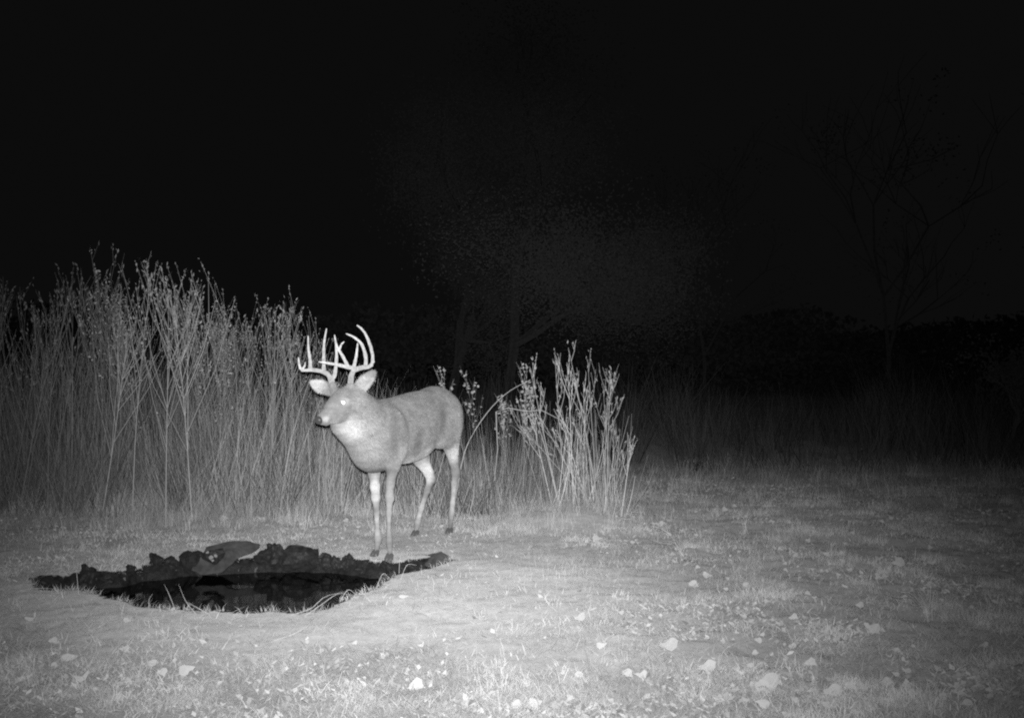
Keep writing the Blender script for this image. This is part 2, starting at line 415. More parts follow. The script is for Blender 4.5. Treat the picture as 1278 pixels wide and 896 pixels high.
# ------------------------------------------------------------------ fallen leaves, one by one
GL = 'pale dry leaves lying on the ground'
marked = [  # px, py, width px, label
 (520,862,24,'big bright white leaf lying near the bottom edge, below the pond'),
 (100,856,26,'large pale leaf, lower of the pair at the bottom left'),
 (89,830,26,'flat pale leaf just above the large leaf at bottom left'),
 (236,847,24,'bright crumpled leaf in the front grass below the left half of the pond'),
 (203,846,16,'dull leaf lying close left of the bright crumpled leaf at the front'),
 (955,860,34,'largest pale leaf of all, in the front grass on the right'),
 (951,885,20,'pale leaf touching the bottom edge right below the largest leaf'),
 (1086,795,22,'crumpled pale leaf standing up in the grass on the right'),
 (991,777,13,'small bright round leaf right of centre in the open grass'),
 (882,840,24,'wide pale leaf left of the largest leaf at the front'),
 (833,814,26,'broad dull leaf lying flat in the grass below the stalk clump'),
 (753,817,15,'small bright leaf on the worn soil below the centre'),
 (783,845,16,'left leaf of a touching bright pair near the bottom'),
 (800,848,18,'right leaf of a touching bright pair near the bottom'),
 (723,850,12,'tiny white leaf left of the bright pair near the bottom'),
 (667,886,18,'bright leaf cut by the bottom edge near the centre'),
 (645,888,14,'pale leaf beside the bright leaf at the bottom edge'),
 (722,778,18,'curled pale leaf on the worn patch in the centre'),
 (505,752,14,'round white leaf on bare soil right of the pond'),
 (882,721,12,'small bright leaf among the tangled grass right of the stalk clump'),
 (865,732,14,'flat leaf just below the small bright leaf in the tangled grass'),
 (822,658,12,'bright curled leaf raised on the grass right of the stalk clump'),
 (834,667,8,'tiny bright leaf just below the raised curled leaf'),
 (745,677,12,'pale round leaf on the slope below the stalk clump'),
 (1031,698,10,'small bright leaf alone in the dim grass on the right'),
 (1120,714,18,'pale leaf in the dim grass far right'),
 (1162,708,14,'upright curled leaf right of the pale leaf in the dim grass'),
 (1108,854,18,'pointed pale leaf in the grass at lower right'),
 (1012,832,17,'square pale leaf right above the largest leaf'),
 (1038,866,24,'wide dull leaf right of the largest leaf at the front'),
 (1066,888,14,'small pale leaf at the bottom edge on the right'),
 (1140,871,11,'small round pale leaf in the lower right grass'),
 (1128,830,11,'pale leaf scrap above the small round leaf at lower right'),
 (1206,883,17,'pale leaf near the bottom right corner'),
 (1072,763,12,'dull leaf above the standing crumpled leaf'),
 (41,778,16,'dull leaf lying alone near the left edge'),
 (66,807,13,'faint leaf between the lone left leaf and the flat pale leaf'),
 (155,817,14,'small pale leaf right of the flat pale leaf'),
 (190,834,14,'narrow pale leaf in the grass at the lower left'),
 (158,781,9,'tiny leaf on the bank in front of the pond'),
 (443,803,9,'tiny bright leaf on the soil in front of the pond'),
 (527,805,12,'thin bright leaf on the soil right of the pond front'),
 (573,801,9,'tiny bright leaf right of the thin bright leaf'),
 (603,625,9,'pale leaf behind the hind legs of the deer'),
 (627,630,9,'pale leaf right behind the deer below the arching stem'),
 (432,652,8,'pale leaf on the ground left of the forelegs'),
 (448,661,7,'tiny white leaf touching the shadow of the forelegs'),
 (325,650,12,'pale leaf at the foot of the tall brush'),
 (280,651,12,'dull leaf at the foot of the tall brush, left of another'),
 (1097,728,10,'small leaf below the pale leaf far right'),
 (905,640,9,'small leaf in the far grass above the tangled patch'),
]
leafdata = []
for s in range(9):
    vs, fs = leaf_mesh(1.0, 100+s)
    me = bpy.data.meshes.new('fallen_leaf'); me.from_pydata(vs, [], fs); me.materials.append(M['leaf']); leafdata.append(me)
bright = []
for me in leafdata[:4]:
    q = me.copy(); q.materials[0] = M['bright_leaf']; bright.append(q)
def put_leaf(x, y, s, label, k, tilt=.5):
    o = link_mesh('fallen_leaf', bright[k % 4] if 'bright' in label or 'white' in label or 'largest' in label else leafdata[k % 9])
    o.location = (x, y, float(ground_z(x, y))+.012+.06*s); o.scale = (s, s, s)
    o.rotation_euler = (random.uniform(.15, 1)*tilt, random.uniform(-.5, .5)*tilt, random.uniform(-.6, .6)+(math.pi if False else 0))
    tag(o, label, 'leaf', GL)
for k, (px, py, wpx, lab) in enumerate(marked):
    gx, gy = G(px, py); put_leaf(gx, gy, wpx/F*gy*.95, lab, k, .8)
x, y = scatter(150, 3.3, 9.0, lambda x, y: (1-.97*bare(x, y))*(.12+.88*smooth(-.3, .9, x)))
for k in range(len(x)):
    side = x[k]/y[k]
    if y[k] > 7.2: lab = 'small dim leaf in the far grass behind the pond' if side < 0 else 'small dim leaf in the far grass beyond the stalk clump'
    elif side < -.12: lab = 'small pale leaf scattered in the grass at the left front'
    elif side < .22: lab = 'small pale leaf scattered in the grass near the centre'
    else: lab = 'small pale leaf scattered in the grass on the right'
    put_leaf(x[k], y[k], random.uniform(.018, .034)*(1.15 if side > .2 else 1), lab, k*5, .9)

# ------------------------------------------------------------------ rocks, mud and the slab on the far bank
def clod(name, c, r, seed, matl, rz=0., cuts=3):
    """angular lump with flattened facets"""
    rg = np.random.default_rng(seed)
    import bmesh
    bm = bmesh.new(); bmesh.ops.create_icosphere(bm, subdivisions=cuts, radius=1.0)
    dirs = rg.normal(size=(13, 3)); dirs /= np.linalg.norm(dirs, axis=1)[:, None]; lim = rg.uniform(.45, .80, 13)
    for v in bm.verts:
        p = np.array(v.co)
        for d_, l_ in zip(dirs, lim):
            t = p@d_
            if t > l_: p = p - d_*(t-l_)*.92
        p *= 1+.30*mnoise.noise(Vector(p*2.1+seed*3.7))+.16*mnoise.noise(Vector(p*6+seed))+.16*mnoise.noise(Vector(p*14+seed))
        v.co = Vector((p[0]*r[0], p[1]*r[1], p[2]*r[2]))
    me = bpy.data.meshes.new(name); bm.to_mesh(me); bm.free(); me.materials.append(matl)
    o = link_mesh(name, me); o.location = tuple(c); o.rotation_euler = (0, 0, rz)
    return o
def edge_D(px):
    q = sorted(far_px+[(563,698),(38,721)]); return CAM_H*F/(np.interp(px, [a[0] for a in q], [a[1] for a in q])-H0/2)
def lump(name, x0, x1, ytop, ybot, D, seed, label, matl='rock', cat='rock', group=None, depth=1.0, rz=0):
    """lump that spans the given photo rectangle at distance D"""
    D = edge_D((x0+x1)/2)-.03
    c = P((x0+x1)/2, (ytop+ybot)/2, D); rx = (x1-x0)/2/F*D*1.12; rzz = (ybot-ytop)/2/F*D*1.22
    o = clod(name, c, (rx, min(rx, .12)*depth, rzz), seed, M[matl], rz)
    return tag(o, label, cat, group)
GR = 'dark wet clods and stones along the pond bank'
lump('mud_clod', 184,205,691,710,6.75,1,'rounded dark clod, left one of the pair on the back bank left of the slab',cat='clod',group=GR)
lump('mud_clod', 203,224,691,712,6.72,2,'squat dark clod, right one of the pair on the back bank left of the slab',cat='clod',group=GR)
lump('mud_clod', 222,262,684,722,6.74,3,'broad black lump of mud leaning against the left end of the slab',cat='clod',group=GR)
lump('rock', 318,352,680,712,6.82,4,'dark rock wedged between the slab tip and the square block',group=GR)
lump('rock', 345,396,676,712,6.86,14,'big square dark rock, tallest on the back bank',group=GR,depth=.9)
lump('rock', 330,356,677,704,6.90,6,'rough dark rock just left of the big square rock',group=GR)
lump('rock', 395,414,692,712,6.66,7,'small grey rock right of the big square rock',group=GR)
lump('rock', 410,428,693,716,6.58,8,'small dark rock on the back bank left of the deer hooves',group=GR)
lump('rock', 426,442,692,714,6.58,9,'narrow dark rock on the back bank nearest the deer hooves',group=GR)
lump('mud_clod', 442,468,699,718,6.44,10,'low dark clod at the waterline below the right forehoof',cat='clod',group=GR)
lump('mud_clod', 472,498,701,719,6.34,11,'low dark clod at the waterline below the left forehoof',cat='clod',group=GR)
lump('mud_clod', 496,528,702,715,6.32,12,'flat dark clod at the right end of the water',cat='clod',group=GR)
lump('mud_clod', 526,566,690,708,6.50,13,'long grey mud ridge at the right tip of the pond',matl='slab',cat='clod',group=GR)
lump('mud_clod', 92,126,706,730,6.18,15,'dark grassy clod on the bank at the left end of the pond',cat='clod',group=GR)
lump('mud_clod', 40,80,719,737,5.9,16,'flat black mud ridge at the left tip of the pond',cat='clod',group=GR)
lump('mud_clod', 156,170,704,714,6.5,17,'tiny dark clod on the bank edge left of the clod pair',cat='clod',group=GR)
lump('mud_clod', 126,152,712,726,6.2,18,'low black clod sunk in the bank near the left end',cat='clod',group=GR)

# the leaning grey slab: a folded sheet with thickness; dark lump with pale stones stands for the hollow at its left end
SD = edge_D(285)-6.70
def slab():
    t = empty('leaning_slab', P(290, 705, 6.62+SD))
    tag(t, 'smooth grey curved slab leaning over the back bank with a pale tipped hollow at its left', 'slab')
    Tb = np.array(t.location)
    top = [(258,682,6.80),(270,680,6.80),(284,675,6.82),(300,674.5,6.84),(315,678,6.86),(326,681,6.86)]
    bot = [(243,712,6.52),(256,719,6.48),(270,716,6.50),(286,706,6.58),(302,695,6.70),(324,683,6.80)]
    top = [(a, b_, c_+SD) for a, b_, c_ in top]; bot = [(a, b_, c_+SD) for a, b_, c_ in bot]
    T = spline([P(*p)-Tb for p in top], 20); B = spline([P(*p)-Tb for p in bot], 20)
    vs = []; fs = []; m = 8
    for j in range(m+1):
        u = j/m
        for i in range(21):
            p = T[i]*(1-u)+B[i]*u; p = p + np.array([0, -.05*math.sin(math.pi*u)*math.sin(math.pi*min(1, i/17)), .012*math.sin(math.pi*u)])
            vs.append(p + .022*np.array(mnoise.noise_vector(Vector(p*11)))*(1 if 0 < j < m else .8))
    n1 = len(vs)
    for k in range(n1): vs.append(vs[k] + np.array([.0, .022, -.006]))
    for j in range(m):
        for i in range(20):
            a = j*21+i; fs.append((a, a+21, a+22, a+1)); fs.append((n1+a, n1+a+1, n1+a+22, n1+a+21))
    for i in range(20):
        fs.append((i, i+1, n1+i+1, n1+i)); a = m*21+i; fs.append((a+1, a, n1+a, n1+a+1))
    for j in range(m):
        a = j*21; fs.append((a+21, a, n1+a, n1+a+21)); a = j*21+20; fs.append((a, a+21, n1+a+21, n1+a))
    mesh_obj('slab_sheet', vs, fs, M['slab'], t, True)
    h_ = clod('dark_lump', P(264, 693, 6.51+SD)-Tb, (.095, .03, .062), 77, M['rock']); h_.parent = t  # solid dark lump in place of the shaded hollow
    for k, (px, py, r) in enumerate([(259,689,.011),(263,695,.017),(269,693,.012),(266,699,.010)]):
        s_ = clod('pale_stone', P(px, py, 6.475+SD)-Tb, (r, .012, r*1.0), 60+k, M['pale_stone'], 0, 2); s_.parent = t
slab()

# pale straws hanging over the near rim
GS = 'pale straws along the near rim of the pond'
def straw(pts, label, r=.0013, tone=.95):
    b = Buf()
    q = []
    for px, py, h in pts:
        gx, gy = G(px, py); q.append(np.array([gx, gy, float(ground_z(gx, gy))*0+.004+h]))
    q0 = q[0]; b.tube([p-q0 for p in spline(q, 8)], [r]*5+[r*.8, r*.6, r*.5, r*.3], 3, tone)
    o = b.build('straw', M['blade']); o.location = tuple(q0); tag(o, label, 'straw', GS)
straw([(186,760,.0),(186,754,.02),(190,749,.03)], 'short hooked straw over the near rim at the left')
straw([(220,765,.0),(211,752,.04),(205,744,.06)], 'bent pale straw leaning left over the near rim')
straw([(244,766,.0),(232,756,.02),(223,744,.06)], 'long pale straw leaning left over the near rim')
straw([(262,768,0),(246,764,.02),(232,759,.03)], 'flat pale straw lying along the rim beside the leaning straws')
straw([(364,768,0),(388,764,.015),(405,753,.03),(430,746,.03)], 'long bright straw lying along the near right rim')
straw([(380,770,0),(404,758,.02),(422,750,.035),(440,748,.02)], 'second bright straw lying along the near right rim, lower one', .0012)
straw([(424,752,0),(434,744,.03),(444,744,.01)], 'short arched straw at the right rim')
straw([(470,733,0),(478,722,.025),(486,722,.0)], 'short bent straw at the rim below the left forehoof')
straw([(498,716,0),(499,706,.04),(501,702,.05)], 'short upright straw at the right end of the water')
straw([(500,724,0),(508,712,.03),(520,708,.01)], 'arched straw at the right end of the water')
straw([(98,742,0),(96,730,.05),(95,724,.06)], 'short upright straw at the rim near the left end of the pond')
straw([(342,800,0),(366,794,.006),(386,782,.006)], 'long thin straw lying on the soil in front of the pond')
straw([(650,890,0),(602,876,.04),(594,838,.12)], 'tall pale grass stem rising from the front grass near the bottom edge', .0012)
straw([(20,740,0),(45,737,.01),(70,738,.01)], 'thin straw lying left of the pond tip', .0016, .6)

# ------------------------------------------------------------------ weeds
def weed_mesh(h, nbr, seed, head=.9, spread=.42, bstart=.35, wob=.05, leafy=0, r0=.0045, bend=(0, 0), nstem=1, bl=1.0, lsz=(.010, .024)):
    r = random.Random(seed); st = Buf(); hd = Buf()
    def head_at(p, d, s):
        for _ in range(r.randint(2, 5)):
            q = p + d*r.uniform(-.09, .03)*s + np.array([r.gauss(0, .006), r.gauss(0, .006), r.gauss(0, .01)])*s
            l = r.uniform(.008, .020)*s; a = d/np.linalg.norm(d)+np.array([r.gauss(0, .45), r.gauss(0, .45), r.gauss(.2, .4)]); a /= np.linalg.norm(a)
            b = np.cross(a, np.array([r.gauss(0, 1), r.gauss(0, 1), r.gauss(0, 1)])); b /= np.linalg.norm(b)+1e-6
            hd.add([q-a*l, q+b*l*.32, q+a*l, q-b*l*.32], [(0, 1, 2, 3)], r.uniform(.3, 1))
    def leaf_at(p, s):
        a = np.array([r.gauss(0, 1), r.gauss(0, 1), r.gauss(0, .6)]); a /= np.linalg.norm(a)
        b = np.cross(a, np.array([r.gauss(0, 1), r.gauss(0, 1), r.gauss(0, 1)])); b /= np.linalg.norm(b)+1e-6
        hd.add([p, p+a*s*.5+b*s*.4, p+a*s, p+a*s*.5-b*s*.4], [(0, 1, 2, 3)], r.uniform(.5, 1))
    for sidx in range(nstem):
        tone = r.uniform(.15, .85)
        pts = []; x_ = y_ = 0.0; ax = r.gauss(0, .06)+bend[0]; ay = r.gauss(0, .06)+bend[1]
        bx = r.gauss(0, .02)*(sidx > 0); by = r.gauss(0, .02)*(sidx > 0); hh = h*(1 if sidx == 0 else r.uniform(.6, .95))
        m = 9
        for i in range(m+1):
            t = i/m
            pts.append(np.array([bx+(ax*t+bend[0]*t*t*.8)*hh+wob*.3*math.sin(3*t+seed+sidx)*t, by+(ay*t+bend[1]*t*t*.8)*hh+wob*.3*math.cos(2.3*t+seed)*t, hh*t]))
        sp = spline(pts, 12)
        st.tube(sp, [r0*(1-.75*i/12) for i in range(13)], 3, tone)
        for b in range(nbr):
            t = bstart+(1-bstart)*(b+r.random())/nbr*.97
            k = min(int(t*12), 11); p0 = sp[k]; a = r.random()*6.283
            ln = min(hh*r.uniform(.10, .26)*(1.15-.55*t)*1.5*bl, hh*(1.08-t)*1.1)
            d = np.array([math.cos(a)*spread, math.sin(a)*spread, 1.0]); d /= np.linalg.norm(d)
            p1 = p0+d*ln*.5+np.array([0, 0, -.01]); d2 = d+np.array([0, 0, .5]); d2 /= np.linalg.norm(d2); p2 = p1+d2*ln*.5
            st.tube([p0, p1, p2], [r0*.5, r0*.4, r0*.22], 3, tone*r.uniform(.8, 1.1))
            for q in range(r.randint(1, 3)):
                u = r.uniform(.3, .9); pp = p0*(1-u)+p2*u; a2 = r.random()*6.28
                dd = np.array([math.cos(a2)*.4, math.sin(a2)*.4, 1]); l2 = ln*r.uniform(.2, .45); e = pp+dd*l2
                st.tube([pp, e], [r0*.3, r0*.18], 3, tone)
                if r.random() < head: head_at(e, dd, 1.0)
            if r.random() < head: head_at(p2, d2, 1.2)
            for q in range(leafy):
                u = r.uniform(.3, 1); leaf_at(p0*(1-u)+p2*u, r.uniform(*lsz))
        if head > 0: head_at(sp[-1], np.array([0, 0, 1.]), 1.4)
        for q in range(leafy*4): leaf_at(sp[r.randint(7, 12)], r.uniform(*lsz))
    return st, hd
def weed_data(*a, stem_mat=None, head_mat=None, **k):
    st, hd = weed_mesh(*a, **k)
    def mk(b, nm, mt):
        if not b.v: return None
        me = bpy.data.meshes.new(nm); me.from_pydata([tuple(v) for v in b.v], [], b.f)
        at = me.attributes.new('tone', 'FLOAT', 'POINT'); at.data.foreach_set('value', np.asarray(b.t, np.float32))
        me.materials.append(mt); return me
    return mk(st, 'stem', stem_mat or M['stalk']), mk(hd, 'seed_head', head_mat or M['seed'])
def put_weed(name, data, px, py, label, group, cat='weed', rz=None, s=1.0, tilt=(0, 0), headname='seed_head', D=None):
    gx, gy = G(px, py)
    if D: gx, gy = (px-W0/2)/F*D, D
    t = empty(name, (gx, gy, float(ground_z(gx, gy))-.01), random.random()*6.28 if rz is None else rz)
    t.rotation_euler[0] = tilt[0]; t.rotation_euler[1] = tilt[1]; t.scale = (s, s, s)
    tag(t, label, cat, group)
    st, hd = data
    link_mesh('stem', st, t)
    if hd: tag(link_mesh(headname, hd, t), kind='stuff')
    return t

tall = [weed_data(2.0, 11, 200+i, spread=.34, bstart=.38, wob=.14, nstem=1, r0=.0048, bl=[1, 1.7, 1.3, 2.2, 1, 1.5, 1.9][i], head=.8, leafy=3, lsz=(.012, .028)) for i in range(7)]
dim = [weed_data(1.9, 10, 230+i, spread=.34, bstart=.38, wob=.14, nstem=1, r0=.0045, bl=1.4, head=.7, stem_mat=M['dim_stalk'], head_mat=M['dim_stalk']) for i in range(3)]
bushy = [weed_data(1.95, 15, 300+i, spread=.46, bstart=.36, wob=.06, head=1.0, r0=.0062, nstem=1, bl=2.6, leafy=2) for i in range(3)]
GB = 'tall dry weeds in the brush left of the deer'
named = [  # px base, py base, px top height factor
 (207,657,bushy[0],1.06,(0,.0),'tallest forked weed with thick seedy crown standing in front of the left brush'),
 (125,652,tall[1],1.13,(0,-.02),'tall thin weed with a single knob head rising above the left brush'),
 (165,650,tall[2],1.10,(0,.02),'tall dim weed with two knob heads left of the forked weed'),
 (335,640,bushy[1],.95,(0,.02),'bushy weed with many upright twigs right of the forked weed'),
 (395,632,tall[3],.76,(0,.05),'weed with feathery top directly behind the antlers'),
 (275,645,tall[4],1.04,(0,.14),'slender weed arching to the right over the middle of the brush'),
 (60,655,dim[0],1.06,(0,-.10),'dim weed leaning left near the left edge'),
 (20,660,dim[1],1.0,(0,.12),'dim weed at the left edge leaning right'),
 (300,640,tall[0],.88,(0,-.12),'leaning weed crossing the dark gap in the brush'),
 (240,650,bushy[2],.97,(.05,.05),'seedy weed just right of the forked weed'),
]
for px, py, d, s, tl, lab in named: put_weed('tall_weed', d, px, py, lab, GB, s=s*.87, tilt=tl)
allw = tall+bushy
rr = random.Random(5)
for i in range(42):
    px = -25+i*11.5+rr.uniform(-14, 14)
    D = rr.uniform(8.1, 10.2)
    hs = float(np.interp(px, [0, 230, 330, 400, 470], [1.0, .90, .80, .68, .58]))*rr.uniform(.8, 1.02)
    dist_lab = 'dry weed stalk among many in the brush at the far left' if px < 150 else ('dry weed stalk among many in the middle of the left brush' if px < 320 else 'dry weed stalk among many in the brush behind the deer head and back')
    put_weed('tall_weed', allw[(i*3) % 10] if px > 110 else dim[i % 3], px, 640, dist_lab, GB, s=hs, tilt=(rr.uniform(-.12, .12), rr.uniform(-.22, .22)), D=D)

fade = lambda px: np.interp(px, [-60, 60, 260, 420], [.15, .45, .9, 1.0])  # flash falloff toward the left, painted into the stem tone
# the dense mass of thin stems behind and between them
def stems(name, n, label, xr, h0, base, lean=.10, width=(.0015, .004), tone=(.5, .2), clus=45, mt=None):
    nc = max(8, n//clus); cy = RNG.uniform(*base, nc); cpx = RNG.uniform(*xr, nc); ch = RNG.uniform(.62, 1.0, nc); ct = RNG.normal(0, .16, nc); cl = RNG.normal(0, .10, nc)
    ci = RNG.integers(0, nc, n); y = np.clip(cy[ci]+RNG.normal(0, .10, n), base[0], base[1]+.5); x = (cpx[ci]-W0/2)/F*cy[ci]+RNG.normal(0, .09, n); px = cpx[ci]
    z = ground_z(x, y)
    h = h0(px, y)*RNG.uniform(.35, 1.0, n)**.6*ch[ci]
    az = RNG.random(n)*6.283; w_ = RNG.uniform(*width, n)
    lx = (RNG.normal(0, lean, n)+cl[ci])*h; ly = RNG.normal(0, lean*.6, n)*h; cx = RNG.normal(0, .05, n)*h
    wv = np.stack([np.cos(az), np.sin(az), 0*az], 1)*w_[:, None]
    segs = 4; V = []
    for k in range(segs+1):
        t = k/segs
        c = np.stack([x+lx*t+cx*math.sin(3.1*t)+cx*t*t*1.5, y+ly*t, z+h*t*(1-.02*t)], 1)
        V += [c-wv*(1-.75*t), c+wv*(1-.75*t)]
    V = np.stack(V, 1); m = V.shape[1]; V = V.reshape(-1, 3); i0 = np.arange(n)*m
    Fq = np.concatenate([np.stack([i0+2*k, i0+2*k+1, i0+2*k+3, i0+2*k+2], 1) for k in range(segs)])
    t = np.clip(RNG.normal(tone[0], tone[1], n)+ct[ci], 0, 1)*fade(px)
    o = mesh_obj(name, V, Fq, mt or M['stalk'], None, False, {'tone': np.repeat(t, m)})
    return tag(o, label, 'brush', None, 'stuff')
hl = lambda px, y: np.interp(px, [-60, 60, 200, 330, 400, 470, 560, 640], [1.55, 1.65, 1.65, 1.5, 1.25, 1.15, .95, .75])
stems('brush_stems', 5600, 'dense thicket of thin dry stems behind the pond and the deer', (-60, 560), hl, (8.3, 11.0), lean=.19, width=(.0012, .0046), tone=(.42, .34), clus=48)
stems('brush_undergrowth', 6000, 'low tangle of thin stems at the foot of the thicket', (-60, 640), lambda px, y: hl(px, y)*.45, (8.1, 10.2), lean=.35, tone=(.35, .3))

# stalk clump right of the deer
stalk = [weed_data(1.35, 4+i % 3, 400+i, head=.35, spread=.42, bstart=.55, wob=.05, r0=.0068, stem_mat=M['pale_stalk'], head_mat=M['pod']) for i in range(6)]
leafyw = [weed_data(1.28, 9, 500+i, head=.1, spread=.55, bstart=.5, wob=.06, leafy=3, lsz=(.025, .046), r0=.0045, head_mat=M['pod']) for i in range(4)]
short = [weed_data(.95, 4, 600+i, head=.5, spread=.5, bstart=.5, wob=.08, r0=.006, stem_mat=M['pale_stalk'], head_mat=M['pod']) for i in range(3)]
GC = 'dry stalks of the clump right of the deer'
def stalk_to(data, bx, by, tx, ty, label, group=GC, name='weed_stalk', h=1.35, cat='weed', headname='seed_head'):
    """stalk from its foot at photo pixel (bx,by) leaning so that its tip is seen at (tx,ty)"""
    gx, gy = G(bx, by); tip = P(tx, ty, gy+rr.uniform(-.15, .15)); base = np.array([gx, gy, float(ground_z(gx, gy))-.01])
    d = tip-base; L_ = np.linalg.norm(d)
    t = empty(name, base); q = Vector((0, 0, 1)).rotation_difference(Vector(d)); 
    t.rotation_mode = 'XYZ'; t.rotation_euler = (q.to_matrix() @ Matrix.Rotation(rr.uniform(-.25, .25), 3, 'Z')).to_euler(); s = L_/h; t.scale = (s*.6+.34, s*.6+.34, s*.96)
    tag(t, label, cat, group); link_mesh('stem', data[0], t)
    if data[1]: tag(link_mesh(headname, data[1], t), kind='stuff')
SL = [
 (708,640,686,432,'seedy stalk, tallest of the left half of the clump'),
 (700,642,676,448,'thin stalk just left of the tallest seedy stalk'),
 (716,645,694,446,'thick pale stalk leaning left with a dense seedy tip'),
 (748,648,725,424,'straight stalk reaching the highest point of the clump'),
 (744,645,736,440,'stalk close right of the highest one'),
 (752,650,744,455,'upright stalk with bristly tip in the right half of the clump'),
 (757,650,768,458,'thin curved stalk with a bare tip at the right of the clump'),
 (770,645,783,532,'short thin stalk on the right edge of the clump'),
 (765,640,768,520,'short crooked stalk near the right edge'),
 (775,650,798,540,'thin stalk leaning far right out of the clump'),
 (748,640,655,520,'stalk crossing the clump, leaning steeply left'),
 (742,645,672,510,'broken stalk bent left across the middle of the clump'),
 (690,638,668,500,'short straight stalk at the left side of the clump'),
 (680,632,652,498,'pale short stalk at the left edge of the clump'),
 (728,640,716,470,'stalk in the very centre of the clump'),
 (735,640,704,500,'pale thick stalk leaning left in the centre'),
 (762,645,755,475,'stalk with twiggy tip on the right side'),
 (722,640,728,500,'low twiggy stalk between the two halves of the clump'),
]
for i, (bx, by, tx, ty, lab) in enumerate(SL):
    dd = stalk[i % 6] if ty < 490 else short[i % 3]
    stalk_to(dd, bx, by, tx, ty, lab, h=1.35 if ty < 490 else .95)
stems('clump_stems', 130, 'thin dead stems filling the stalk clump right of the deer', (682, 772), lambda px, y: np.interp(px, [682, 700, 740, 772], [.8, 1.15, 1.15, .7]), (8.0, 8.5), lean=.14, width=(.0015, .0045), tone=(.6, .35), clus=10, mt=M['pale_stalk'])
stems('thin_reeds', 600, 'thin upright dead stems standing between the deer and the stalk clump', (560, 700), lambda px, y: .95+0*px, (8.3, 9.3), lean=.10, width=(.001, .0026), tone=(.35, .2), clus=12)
GLF = 'leafy twigs rising behind the deer rump and beside the clump'
for i, (bx, by, tx, ty, lab) in enumerate([
 (655,618,644,450,'leafy twig with round pale leaves, tallest left of the stalk clump'),
 (668,620,668,478,'leafy twig between the tall leafy twig and the stalk clump'),
 (640,615,620,490,'short leafy twig left of the tall leafy one'),
 (600,615,585,462,'thin leafy twig close behind the deer rump'),
 (560,612,542,455,'leafy twig with white leaves showing above the deer rump'),
 (630,618,632,500,'low leafy twig under the arching stem'),
 (648,622,655,470,'leafy twig close right of the tallest leafy one')]):
    stalk_to(leafyw[i % 4], bx, by, tx, ty, lab, GLF, 'leafy_twig', 1.28, 'twig', 'twig_leaves')
# arching stem from behind the deer to the clump
b = Buf(); q = [P(577,575,8.0), P(590,542,8.0), P(612,510,8.05), P(636,488,8.1), P(662,474,8.15)]
q0 = P(563, 650, 8.0); q0[2] = 0; b.tube([p-q0 for p in spline([q0+np.array([0, 0, -.01])]+q, 16)], [.0040-.00015*i for i in range(17)], 5, .75)
o = b.build('arching_stem', M['stalk']); o.location = tuple(q0); tag(o, 'pale stem arching up to the right from behind the deer hind leg', 'stem')
b = Buf(); q = [P(620,512,8.1), P(650,511,8.15), P(680,515,8.2), P(715,540,8.2), P(735,560,8.2)]
q0 = P(620,512,8.1); q0[2] = 0; b.tube([p-q0 for p in [P(617,600,8.1), P(621,560,8.1), P(619,514,8.1), P(634,509,8.15), P(655,513,8.18), P(676,512,8.2), P(700,524,8.2), P(716,541,8.2)]], [.0035, .0034, .003, .003, .0028, .0025, .002, .0016], 4, .7)
o = b.build('bent_stem', M['stalk']); o.location = tuple(q0); tag(o, 'thin stem snapped over horizontally beside the stalk clump', 'stem')
# grass sprays right of the clump
GT = 'loose grass sprays right of the stalk clump'
for k, (px, py, lab, rot) in enumerate([(800,655,'grass spray arching right of the stalk clump base',.3),(850,690,'low grass spray in the tangled patch',1.2),
      (930,665,'loose grass spray in the dim grass further right',2.),(760,668,'grass spray bending off the foot of the clump',.8),(690,665,'grass spray on the left foot of the clump',4.),(1160,775,'grass spray near the right edge',3.1)]):
    b = Buf(); r = random.Random(40+k)
    a0 = r.random()*6.28
    for j in range(11):
        a = a0+r.gauss(0, 1.1); l = r.uniform(.08, .30)*r.uniform(.5, 1); o_ = r.uniform(-.1, 1.3); k0 = r.uniform(.35, 1.05)
        d = np.array([math.cos(a), math.sin(a), 0]); z = np.array([0, 0, 1.])
        b.tube(spline([np.array([r.gauss(0, .02), r.gauss(0, .02), 0]), d*l*.35*o_+z*l*.5, d*l*.8*o_+z*l*k0, d*l*1.2*o_+z*l*(k0+r.uniform(-.3, .25))], 6), [.0012]*6+[.0004], 3, r.uniform(.5, 1))
    o = b.build('grass_spray', M['blade']); gx, gy = G(px, py); o.location = (gx, gy, float(ground_z(gx, gy))); tag(o, lab, 'grass', GT)

# ------------------------------------------------------------------ far brush and trees
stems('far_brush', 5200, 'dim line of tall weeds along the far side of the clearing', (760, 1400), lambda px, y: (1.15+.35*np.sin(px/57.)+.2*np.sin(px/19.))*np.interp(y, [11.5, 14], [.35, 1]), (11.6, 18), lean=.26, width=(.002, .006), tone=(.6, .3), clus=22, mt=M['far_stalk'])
stems('far_brush_behind', 3500, 'dim weeds beyond the deer at the edge of the dark', (380, 800), lambda px, y: 1.1+.1*np.sin(px/23.), (12.5, 17), lean=.12, width=(.003, .009), tone=(.1, .15), mt=M['far_stalk'])

